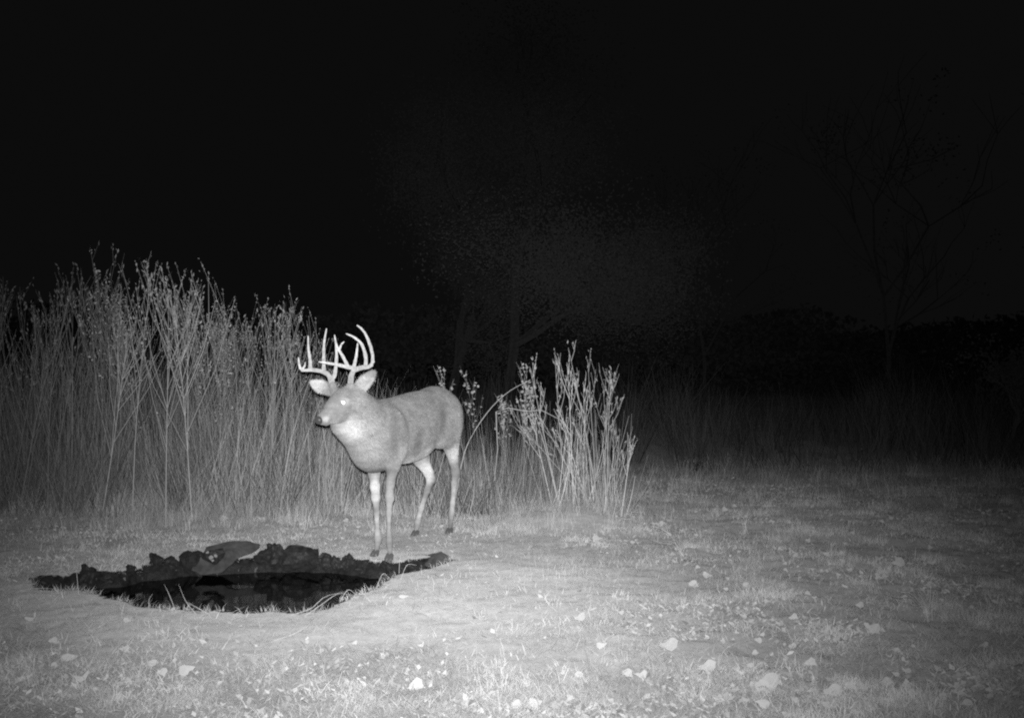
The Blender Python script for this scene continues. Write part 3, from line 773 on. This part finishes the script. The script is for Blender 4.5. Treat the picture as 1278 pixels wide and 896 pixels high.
def tree(name, px, D, h, crown_r, n_leaf, label, tone, seed, group, leaf=.042, base=.22, trunk=.16):
    r = random.Random(seed); x0 = (px-W0/2)/F*D; z0 = float(ground_z(x0, D))-.05
    t = empty(name, (x0, D, z0)); tag(t, label, 'tree', group)
    b = Buf(); tips = []
    def grow(p, d, l, rad, depth):
        q = p+d*l*.5+np.array([r.gauss(0, .05), r.gauss(0, .05), 0])*l; e = q+(d+np.array([r.gauss(0, .15), r.gauss(0, .15), .05]))*l*.5
        b.tube([p, q, e], [rad, rad*.85, rad*.65], 5 if depth < 2 else 3)
        if depth >= 2: tips.append((e, l)); tips.append((q, l))
        if depth < 4:
            for _ in range(3 if depth else 5):
                dd = d+np.array([r.gauss(0, .55), r.gauss(0, .55), r.gauss(.15, .3)]); dd /= np.linalg.norm(dd)
                grow(e if r.random() < .6 else q, dd, l*r.uniform(.6, .82), rad*.58, depth+1)
    grow(np.zeros(3), np.array([0, 0, 1.]), h*.3, trunk, 0)
    b.build('trunk', M['bark'], t, True)
    idx = [r.randrange(len(tips)) for _ in range(n_leaf//14)]
    V = []; Fq = []; T = []
    cz = h*.60
    for i in idx:
        c, l = tips[i]; c = c+np.array([r.gauss(0, .5), r.gauss(0, .5), r.gauss(0, .35)])*crown_r*.45
        tn = min(1, max(0, r.gauss(tone, .15)))
        for _ in range(14):
            p = c+np.array([r.gauss(0, .17), r.gauss(0, .17), r.gauss(0, .14)])*crown_r*.55
            a = np.array([r.gauss(0, 1), r.gauss(0, 1), r.gauss(0, 1)]); a /= np.linalg.norm(a)
            c2 = np.cross(a, np.array([r.gauss(0, 1), r.gauss(0, 1), r.gauss(0, 1)])); c2 /= np.linalg.norm(c2)+1e-6
            k = len(V); V += [p-a*leaf, p+c2*leaf*.5, p+a*leaf, p-c2*leaf*.5]; Fq.append((k, k+1, k+2, k+3)); T += [tn]*4
    mesh_obj('crown', V, np.array(Fq), M['tree_leaf'], t, False, {'tone': T})
    return t
GTR = 'trees barely lit beyond the clearing'
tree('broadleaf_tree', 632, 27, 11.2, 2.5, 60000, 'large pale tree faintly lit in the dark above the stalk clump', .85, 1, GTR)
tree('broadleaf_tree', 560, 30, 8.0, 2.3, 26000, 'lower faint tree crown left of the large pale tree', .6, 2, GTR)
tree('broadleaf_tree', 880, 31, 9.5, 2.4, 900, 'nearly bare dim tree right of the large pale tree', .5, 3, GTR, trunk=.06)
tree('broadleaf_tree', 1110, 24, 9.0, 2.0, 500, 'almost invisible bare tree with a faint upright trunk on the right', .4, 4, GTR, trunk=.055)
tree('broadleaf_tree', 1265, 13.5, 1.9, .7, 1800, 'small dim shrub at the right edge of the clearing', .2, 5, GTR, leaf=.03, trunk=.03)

# the edge of the wood far behind, one dark mass of foliage
nq = 60000
wx = RNG.uniform(-34, 40, nq); wy = RNG.uniform(34, 44, nq)
wh = 1.9+1.6*(vnoise(wx, wx*0, 5.0, 81)+.5)+1.0*vnoise(wx, wx*0, 1.3, 82)+.8*vnoise(wx, wy*0, .5, 83)
wz = wh*RNG.random(nq)**.6+ground_z(wx, wy)
ctr = np.stack([wx, wy, wz], 1); a_ = RNG.normal(size=(nq, 3)); a_ /= np.linalg.norm(a_, axis=1)[:, None]
c_ = np.cross(a_, RNG.normal(size=(nq, 3))); c_ /= np.linalg.norm(c_, axis=1)[:, None]; ls = RNG.uniform(.07, .15, (nq, 1))
V = np.stack([ctr-a_*ls, ctr+c_*ls*.6, ctr+a_*ls, ctr-c_*ls*.6], 1).reshape(-1, 3)
tag(mesh_obj('far_wood', V, np.arange(nq*4).reshape(nq, 4), M['tree_leaf'], None, False, {'tone': np.repeat(RNG.random(nq)*.8, 4)}),
    'dark edge of the wood far behind the clearing', 'wood', None, 'stuff')

# ------------------------------------------------------------------ the deer
S0 = np.array([-.830, 6.60, 0.0]); AX = math.radians(67.2)
FW = np.array([-math.cos(AX), -math.sin(AX), 0]); LF = np.array([math.sin(AX), -math.cos(AX), 0]); UP = np.array([0, 0, 1.])
BODY = np.stack([FW, LF, UP])           # rows: local axes
def L3(f, l, z): return S0 + FW*f + LF*l + UP*z
VOX = .0075
lo = np.array([-1.42, 5.80, -.01]); hi = np.array([-.20, 7.72, 1.24])
dims = np.ceil((hi-lo)/VOX).astype(int)
field = np.full(dims, .5, np.float32)
def window(bl, bh):
    a = np.clip(((bl-lo)/VOX).astype(int)-1, 0, dims-1); b = np.clip(((bh-lo)/VOX).astype(int)+2, 1, dims)
    g = [lo[k]+VOX*np.arange(a[k], b[k]) for k in range(3)]
    Xg, Yg, Zg = np.meshgrid(*g, indexing='ij')
    return (slice(a[0], b[0]), slice(a[1], b[1]), slice(a[2], b[2])), Xg, Yg, Zg
def smin(a, b, k):
    h = np.clip(.5+.5*(b-a)/k, 0, 1); return b*(1-h)+a*h-k*h*(1-h)
def put(sl, d, k):
    field[sl] = smin(field[sl], d.astype(np.float32), k)
def ell(c, r, k=.04, axes=BODY, sub=False):
    c = np.asarray(c, float); r = np.asarray(r, float); R_ = r.max()+k*1.5
    sl, Xg, Yg, Zg = window(c-R_, c+R_)
    q = [(axes[i][0]*(Xg-c[0])+axes[i][1]*(Yg-c[1])+axes[i][2]*(Zg-c[2])) for i in range(3)]
    k0 = np.sqrt(sum((q[i]/r[i])**2 for i in range(3))); k1 = np.sqrt(sum((q[i]/r[i]**2)**2 for i in range(3)))+1e-6
    d = k0*(k0-1)/k1
    if sub: field[sl] = -smin(-field[sl], d.astype(np.float32), k)
    else: put(sl, d, k)
def cone(a, b, ra, rb, k=.03):
    a = np.asarray(a, float); b = np.asarray(b, float); R_ = max(ra, rb)+k*1.5
    sl, Xg, Yg, Zg = window(np.minimum(a, b)-R_, np.maximum(a, b)+R_)
    e = b-a; t = np.clip(((Xg-a[0])*e[0]+(Yg-a[1])*e[1]+(Zg-a[2])*e[2])/(e@e), 0, 1)
    d = np.sqrt((Xg-a[0]-t*e[0])**2+(Yg-a[1]-t*e[1])**2+(Zg-a[2]-t*e[2])**2)-(ra+(rb-ra)*t)
    put(sl, d, k)
def axes_from(d, up=UP):
    d = np.asarray(d, float); d = d/np.linalg.norm(d); s = np.cross(up, d); s /= np.linalg.norm(s); u = np.cross(d, s)
    return np.stack([d, s, u])

# trunk (forward, left, up)
ell(L3(.02, 0, .765), (.25, .158, .220), .05)
ell(L3(-.27, 0, .790), (.34, .176, .226), .06)
ell(L3(-.50, 0, .852), (.30, .155, .185), .06)
ell(L3(-.72, 0, .885), (.22, .150, .180), .06)
ell(L3(-.80, 0, .84), (.16, .145, .16), .06)
ell(L3(.15, 0, .70), (.14, .12, .15), .05)                 # breast
ell(L3(-.06, 0, .91), (.16, .06, .075), .06)                # withers
for s in (1, -1):
    ell(L3(.06, .115*s, .76), (.105, .060, .185), .04, axes_from(np.array(L3(.16, 0, .60))-np.array(L3(-.02, 0, .95)))[[1, 0, 2]] if False else BODY)
    ell(L3(-.77, .085*s, .82), (.165, .088, .19), .022)      # thigh
    ell(L3(-.63, .095*s, .745), (.10, .06, .11), .04)       # flank/stifle
ell(L3(-.40, 0, .665), (.20, .12, .075), .05)               # belly line
# neck
nb = L3(.13, 0, .80); poll = P(434, 497, 6.18)
n_mid = (nb*.5+poll*.5)+np.array([0, 0, -.02])
cone(nb, n_mid+np.array([0, 0, -.015]), .162, .126, .06); cone(n_mid, poll+np.array([.03, .03, -.02]), .135, .092, .05)
cone(L3(.10, 0, .70), P(428, 530, 6.22), .12, .075, .06)
cone(L3(.0, 0, .860), poll+np.array([.05, .10, -.04]), .085, .065, .06)
# head
nose = P(401, 523.5, 6.025); hd = (nose-poll); HA = axes_from(hd)
cone(poll+np.array([0, 0, -.005]), poll+hd*.45, .072, .062, .03)
cone(poll+hd*.42, poll+hd*.92, .056, .036, .03)
ell(poll+hd*.95+np.array([0, 0, -.004]), (.038, .032, .030), .02, HA)
ell(poll+hd*.30+np.array([0, 0, -.045])*1.0, (.085, .05, .055), .03, HA)     # jaw
cone(poll+hd*.35+HA[2]*-.055, poll+hd*.90+HA[2]*-.035, .036, .020, .02)
ell(poll+hd*.18+HA[2]*.03, (.06, .055, .04), .03, HA)                        # forehead
eyeL = P(428.5, 502.5, 6.10)
# which side of the head the seen (left) eye is on
HS = HA[1] if (HA[1]@(eyeL-poll)) > 0 else -HA[1]
# ears
def ear(base, tip, width, nrm, k=.012):
    base = np.asarray(base); tip = np.asarray(tip); d = tip-base; l = np.linalg.norm(d); d = d/l
    n_ = nrm-d*(nrm@d); n_ /= np.linalg.norm(n_); s = np.cross(n_, d)
    A = np.stack([d, s, n_]); c = base+d*l*.42
    ell(c, (l*.44, width/2, .022), k, A); ell(base+d*l*.68, (l*.36, width*.30, .016), .02, A)
    ell(c+n_*.021+d*.016, (l*.48, width/2*.66, .019), .006, A, sub=True)
    cone(base-d*.03, base+d*.03, .028, .026, .02)
ear(P(444, 489, 6.20), P(467.5, 462.5, 6.28), .095, np.array([-.35, -1, .1]))
ear(P(412, 488, 6.26), P(387, 476, 6.30), .085, np.array([.1, -1, .25]))
# pedicles
cone(P(437, 490, 6.17), P(437.5, 481, 6.17), .024, .019, .02)
cone(P(417, 489, 6.20), P(415, 480, 6.21), .024, .019, .02)

# legs: list of (px, py, D, r)
def limb(pts, k=.022):
    for (a, b) in zip(pts[:-1], pts[1:]): cone(a[0], b[0], a[1], b[1], k)
def LP(*pts): return [(P(a, b, c), r) for a, b, c, r in pts]
legLF = LP((497,560,6.52,.060),(490,585,6.47,.035),(487,603,6.44,.027),(486,620,6.42,.0235),(485.5,640,6.41,.0155),(485.5,668,6.41,.0145),(486,677,6.41,.0185),(487,690,6.40,.0155))
legRF = LP((468,560,6.70,.055),(467,592,6.66,.036),(468,607,6.64,.030),(469,621,6.63,.0255),(470,640,6.62,.0165),(471,664,6.61,.0155),(472,673,6.61,.0215),(470,686,6.60,.0165))
legRH = LP((519,545,7.30,.085),(525,572,7.33,.058),(535,590,7.38,.034),(538,598,7.40,.030),(533,612,7.39,.021),(526,634,7.37,.0175),(521,652,7.36,.0205),(519.5,661,7.34,.0165))
legLH = LP((562,520,7.28,.085),(562,552,7.32,.060),(566,575,7.38,.033),(569,589,7.41,.030),(567,603,7.42,.020),(565,628,7.43,.0165),(563.5,641,7.44,.0205),(562,657,7.43,.0165))
for l_ in (legLF, legRF): limb(l_)
for l_ in (legRH, legLH): limb(l_)
cone(P(541, 594, 7.43), P(542.5, 600, 7.42), .020, .016, .015)       # hock points
cone(P(572, 586, 7.46), P(572.5, 592, 7.45), .020, .016, .015)
ell(P(487, 622, 6.405), (.026, .024, .032), .015); ell(P(469, 622, 6.615), (.028, .026, .034), .015)   # knees
for p in ((488.5,675,6.44),(475,676,6.64),(523,655,7.40),(566,639,7.48)):                             # dew claws
    ell(P(*p), (.010, .010, .012), .01)

def surface_nets(f, origin, vox):
    s = f < 0
    nx_, ny_, nz_ = f.shape
    c = s[:-1, :-1, :-1].astype(np.int8)
    tot = np.zeros(c.shape, np.int8)
    for dx in (0, 1):
        for dy in (0, 1):
            for dz in (0, 1): tot += s[dx:nx_-1+dx, dy:ny_-1+dy, dz:nz_-1+dz]
    act = (tot > 0) & (tot < 8); idx = np.argwhere(act); n = len(idx)
    ids = -np.ones(act.shape, np.int64); ids[act] = np.arange(n)
    acc = np.zeros((n, 3)); cnt = np.zeros(n)
    cor = [(a, b, c_) for a in (0, 1) for b in (0, 1) for c_ in (0, 1)]
    for i, a in enumerate(cor):
        for j, b in enumerate(cor):
            if j <= i or sum(abs(a[k]-b[k]) for k in range(3)) != 1: continue
            fa = f[idx[:, 0]+a[0], idx[:, 1]+a[1], idx[:, 2]+a[2]]; fb = f[idx[:, 0]+b[0], idx[:, 1]+b[1], idx[:, 2]+b[2]]
            m = (fa < 0) != (fb < 0); t = np.where(m, fa/(fa-fb+1e-12), 0)
            pnt = np.array(a)+(np.array(b)-np.array(a))[None, :]*t[:, None]
            acc[m] += pnt[m]; cnt[m] += 1
    V = (idx+acc/cnt[:, None])*vox+origin
    Fs = []
    for ax in range(3):
        sl0 = [slice(None)]*3; sl1 = [slice(None)]*3; sl0[ax] = slice(0, -1); sl1[ax] = slice(1, None)
        a = s[tuple(sl0)]; b = s[tuple(sl1)]; e = np.argwhere(a != b)
        o1, o2 = [(1, 2), (2, 0), (0, 1)][ax]
        e = e[(e[:, o1] > 0) & (e[:, o2] > 0)]
        e = e[(e[:, o1] < act.shape[o1]) & (e[:, o2] < act.shape[o2])]
        def q(d1, d2):
            c_ = e.copy(); c_[:, o1] -= d1; c_[:, o2] -= d2; return ids[c_[:, 0], c_[:, 1], c_[:, 2]]
        quad = np.stack([q(1, 1), q(0, 1), q(0, 0), q(1, 0)], 1)
        fl_ = ~a[e[:, 0], e[:, 1], e[:, 2]]
        quad[fl_] = quad[fl_][:, ::-1]
        Fs.append(quad)
    Fs = np.concatenate(Fs); Fs = Fs[(Fs >= 0).all(1)]
    # light smoothing
    E = np.concatenate([Fs[:, [0, 1]], Fs[:, [1, 2]], Fs[:, [2, 3]], Fs[:, [3, 0]]]); E = np.concatenate([E, E[:, ::-1]])
    deg = np.bincount(E[:, 0], minlength=n)[:, None]
    for _ in range(3):
        av = np.stack([np.bincount(E[:, 0], V[E[:, 1], k], minlength=n) for k in range(3)], 1)/np.maximum(deg, 1)
        V = V*.5+av*.5
    return V, Fs
DV, DF = surface_nets(field, lo, VOX)
# keep what belongs to the coat painting: soft blobs of lighter / darker hair, some painted as crease shade
coat = np.full(len(DV), .250)
def paint(c, r, val, soft=.5, w=1.0):
    global coat
    c = np.asarray(c, float); r = np.asarray(r, float) if np.ndim(r) else np.array([r]*3)
    d = np.sqrt((((DV-c)/r)**2).sum(1)); m = w*(1-smooth(1-soft, 1, d)); coat = coat*(1-m)+val*m
zloc = DV[:, 2]; lloc = (DV-S0)@LF; floc = (DV-S0)@FW
coat += .03*vnoise(floc*1.0, zloc, .12, 51) + .02*vnoise(floc, zloc, .04, 52)
belly = (1-smooth(.56, .64, zloc))*smooth(-.75, -.6, floc)*(1-smooth(-.12, .02, floc))
coat = coat*(1-.55*belly)+.5*.55*belly
paint(P(446, 552, 6.2), (.20, .30, .22), .34, 1.0, .8)         # paler neck and chest
paint(P(437, 541, 6.12), (.13, .24, .13), .44, 1.0, .9)      # white throat
paint(P(470, 560, 6.33), (.06, .2, .11), .33, .8, .7)       # paler line down the breast
paint(P(416, 508, 6.05), (.12, .2, .10), .29, .8, .8)         # greyer face
paint(P(418, 532, 6.05), (.05, .12, .03), .42, .7, .8)
paint(P(406.5, 523.5, 6.0), (.030, .07, .030), .46, .8, .9)    # white muzzle band
paint(P(403, 534, 6.03), (.03, .08, .013), .55, .6, .9)     # chin
paint(eyeL, .045, .42, .6, .8)                               # pale eye ring
paint(P(456, 476, 6.2), (.09, .1, .09), .42, .5, .8); paint(P(396, 481, 6.28), (.08, .1, .07), .46, .5, .9)   # ear insides
paint(P(422, 484, 6.15), (.06, .1, .03), .18, .8, .6)       # darker forehead tuft
for c, r_, v in ((P(468, 612, 6.6), (.06, .08, .13), .50), (P(471, 660, 6.6), (.05, .08, .14), .40), (P(487, 630, 6.4), (.05, .08, .22), .33),
                 (P(530, 588, 7.35), (.10, .14, .14), .60), (P(524, 640, 7.36), (.07, .1, .16), .42), (P(566, 560, 7.36), (.075, .12, .13), .52), (P(566, 620, 7.42), (.06, .1, .2), .42)):
    paint(c, r_, v, .6, .9)
paint(P(570, 592, 7.45), (.03, .06, .03), .55, .5, .9)
paint(L3(-.92, .0, .72), (.12, .12, .15), .5, .7, .8)
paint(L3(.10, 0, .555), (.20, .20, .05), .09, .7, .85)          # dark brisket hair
paint(L3(-.17, .16, .68), (.06, .1, .18), .12, .9, .7)        # darker coat and painted crease shade behind the shoulder
paint(L3(-.56, .14, .84), (.045, .1, .19), .13, .95, .6)       # painted shade of the crease in front of the haunch
paint(L3(-.74, .16, .88), (.10, .12, .16), .30, .9, .6)       # paler haunch
paint(L3(-.38, .15, .63), (.20, .12, .09), .42, .9, .6)       # pale flank
paint(L3(.13, .15, .80), (.05, .1, .24), .13, .9, .7)         # painted shade along the neck and shoulder seam
coat = coat*(1+.20*vnoise(floc*.6, zloc, .030, 55)+.20*vnoise(floc*.7, zloc, .013, 56)+.16*vnoise(floc, zloc, .16, 57))
coat = np.clip(coat*.92+.3*(coat-.25)*(coat > .25), .04, .8)
deer = empty('deer', (float(S0[0]), float(S0[1]), 0))
tag(deer, 'white-tailed buck with a large many-pointed rack and a shining eye standing at the pond edge', 'deer')
D0 = np.array([S0[0], S0[1], 0])
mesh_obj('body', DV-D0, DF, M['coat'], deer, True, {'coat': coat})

def antler(strokes):
    b = Buf()
    for pts, r0, r1 in strokes:
        q = spline([P(*p)-D0 for p in pts], 14)
        rad = [(r0+(r1-r0)*(i/14)**1.3)*(.90+.10*math.sin(i*2.1+r0*900)) for i in range(15)]; rad[-1] = r1*.6
        b.tube(q, rad, 8, .5)
        for i in range(15): b.t[-121+i*8:-121+i*8+8 if i < 14 else -1] = [max(0., min(1., 1-(rad[i]-.006)/.014))]*8
        b.t[-1] = 1.
    return b.build('antler', M['antler'], deer, True)
antler([  # the deer's left rack (right one in the picture)
 ([(437,486,6.17),(438,472,6.19),(441,463,6.24),(450,459,6.32),(460,458,6.40),(465,453,6.44),(464.5,440,6.45),(459.5,424,6.44),(453,412,6.42),(445.5,406,6.39)], .019, .006),
 ([(456,460,6.36),(456.5,446,6.33),(451.5,430,6.28),(442,421,6.22),(432,416.5,6.16)], .0135, .004),
 ([(446,460.5,6.28),(436,458.5,6.20),(420,455,6.10),(398,451.5,5.98)], .017, .005),
 ([(441,460,6.24),(444.5,445,6.22),(446.5,428,6.20)], .0125, .004),
 ([(434,457,6.18),(428,445,6.16),(421,433,6.15),(417.5,421,6.14)], .012, .004),
 ([(423,437,6.155),(426,430,6.16),(429.5,426.5,6.17)], .008, .003)])
antler([  # the right rack
 ([(415,484,6.21),(413,474,6.24),(409,467,6.30),(400,463,6.36),(388,461.5,6.34),(377,462,6.26),(373.5,455,6.21),(372.5,446,6.18)], .019, .005),
 ([(414,478,6.22),(418,466,6.22),(420,446,6.24),(419.5,432,6.26),(417.5,418,6.27)], .0145, .004),
 ([(404,464.5,6.34),(404,446,6.36),(404.5,428,6.38),(407.5,410,6.40)], .0135, .004),
 ([(387,462,6.34),(387,450,6.35),(385,436,6.36),(384.5,419,6.36)], .0135, .004),
 ([(377,461,6.26),(380,457,6.25),(381,452,6.24)], .008, .003)])

def ball(name, c, r, matl, parent, axes=None, seg=2, flat=None):
    import bmesh
    bm = bmesh.new(); bmesh.ops.create_icosphere(bm, subdivisions=seg+1, radius=1)
    A = BODY if axes is None else axes
    for v in bm.verts:
        p = np.array(v.co)*np.asarray(r); v.co = Vector(A.T@p)
    me = bpy.data.meshes.new(name); bm.to_mesh(me); bm.free(); me.materials.append(matl)
    me.polygons.foreach_set('use_smooth', [True]*len(me.polygons))
    o = link_mesh(name, me, parent); o.location = tuple(np.asarray(c)-D0); return o
# short hair lying along the coat, one mesh
def fur(n):
    a, b_, c_ = DV[DF[:, 0]], DV[DF[:, 1]], DV[DF[:, 2]]
    nr = np.cross(DV[DF[:, 2]]-DV[DF[:, 0]], DV[DF[:, 3]]-DV[DF[:, 1]]); nr /= np.linalg.norm(nr, axis=1)[:, None]+1e-9
    k = RNG.integers(0, len(DF), n); u = RNG.random((n, 1)); v = RNG.random((n, 1))
    d_ = DV[DF[:, 3]]
    p = (a[k]*(1-u)+b_[k]*u)*(1-v)+(d_[k]*(1-u)+c_[k]*u)*v; nn = nr[k]
    flow = -FW*.85-UP*.5; legm = smooth(.60, .50, p[:, 2])[:, None]*1.0
    headm = smooth(.0, .12, ((p-poll)@(hd/np.linalg.norm(hd))))[:, None]
    f_ = flow*(1-legm)+(-UP)*legm; f_ = f_*(1-headm)+(-hd/np.linalg.norm(hd))*headm
    f_ = f_+RNG.normal(0, .22, (n, 3)); f_ -= nn*(f_*nn).sum(1)[:, None]; f_ /= np.linalg.norm(f_, axis=1)[:, None]+1e-9
    ln = RNG.uniform(.008, .020, (n, 1))*(1-.55*headm)*(1-.5*legm)
    # longer hair on the chest, belly edge and throat
    th = smooth(.30, 0, np.linalg.norm(p-P(440, 550, 6.2), axis=1))[:, None]; ln = ln*(1+.6*th)
    side = np.cross(nn, f_)*RNG.uniform(.0007, .0016, (n, 1))
    root = p-nn*.001; tip = p+f_*ln+nn*ln*RNG.uniform(.12, .4, (n, 1))
    cv = coat[DF[k, 0]]*RNG.uniform(.55, 1.5, n)
    ok = np.ones(n, bool)
    for q_ in (e1, e2): ok &= np.linalg.norm(p-q_, axis=1) > .021
    ok &= np.linalg.norm(p-(poll+hd*1.09), axis=1) > .03
    root, tip, side, cv = root[ok], tip[ok], side[ok], cv[ok]; m = len(root)
    V_ = np.stack([root-side, root+side, tip], 1).reshape(-1, 3)-D0
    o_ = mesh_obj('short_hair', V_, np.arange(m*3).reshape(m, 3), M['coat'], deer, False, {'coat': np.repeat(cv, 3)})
    o_['kind'] = 'stuff'
# eyes set into the sides of the head; the seen one lies on the line of sight at (427.5, 502.5)
def hit(px, py, d0, d1):
    """first distance at which the view ray meets the body"""
    for D in np.arange(d0, d1, .002):
        p = P(px, py, D); i = ((p-lo)/VOX).astype(int)
        if field[tuple(i)] < 0: return D
    return (d0+d1)/2
De = hit(428, 502.5, 5.8, 6.4); e1 = P(428, 502.5, De+.003)
vd = np.array([0, 0, CAM_H+.03])-e1; ball('eye', e1, (.0065, .0185, .0175), M['eye'], deer, axes_from(vd))
e2 = e1-2*(HS@(e1-poll))*HS; ball('eye', e2, (.018, .018, .018), M['eye'], deer, HA)
fur(150000)
ball('nose', poll+hd*1.07+HA[2]*.006, (.023, .027, .026), M['nose'], deer, HA)
# hooves: two toes each, cloven
def hoof(px, py_top, py_bot, D):
    b = Buf(); top = P(px, py_top, D)-D0; bot = P(px, py_bot, D)-D0
    gz = float(ground_z(*(P(px, py_bot, D)[:2])))
    bot[2] = min(bot[2], gz) if abs(bot[2]-gz) < .05 else bot[2]
    for s in (1, -1):
        o_ = LF*.011*s
        b.tube([top+o_, top*.45+bot*.55+o_*1.1+FW*.018, bot+o_*1.1+FW*.030+UP*.002], [.013, .0165, .017], 8, .5)
        b.tube([top*.45+bot*.55+o_+FW*.01, bot+o_*1.1+FW*.052+UP*.001], [.015, .007], 8, .5)
    b.build('hoof', M['hoof'], deer, True)
hoof(487, 691, 699, 6.40); hoof(469.5, 687, 693, 6.60); hoof(519.5, 662, 668, 7.34); hoof(562, 659, 665.5, 7.43)
# tail hangs behind the rump
b = Buf(); tp = [L3(-.93, 0, .96), L3(-.985, 0, .90), L3(-.995, 0, .80), L3(-.98, 0, .72)]
b.tube([p-D0 for p in spline(tp, 10)], [.022, .030, .034, .036, .036, .034, .032, .028, .022, .014, .006], 10, .5)
o = b.build('tail', M['coat'], deer, True)
at = o.data.attributes.new('coat', 'FLOAT', 'POINT'); at.data.foreach_set('value', np.full(len(o.data.vertices), .32, np.float32))
print('deer verts', len(DV))
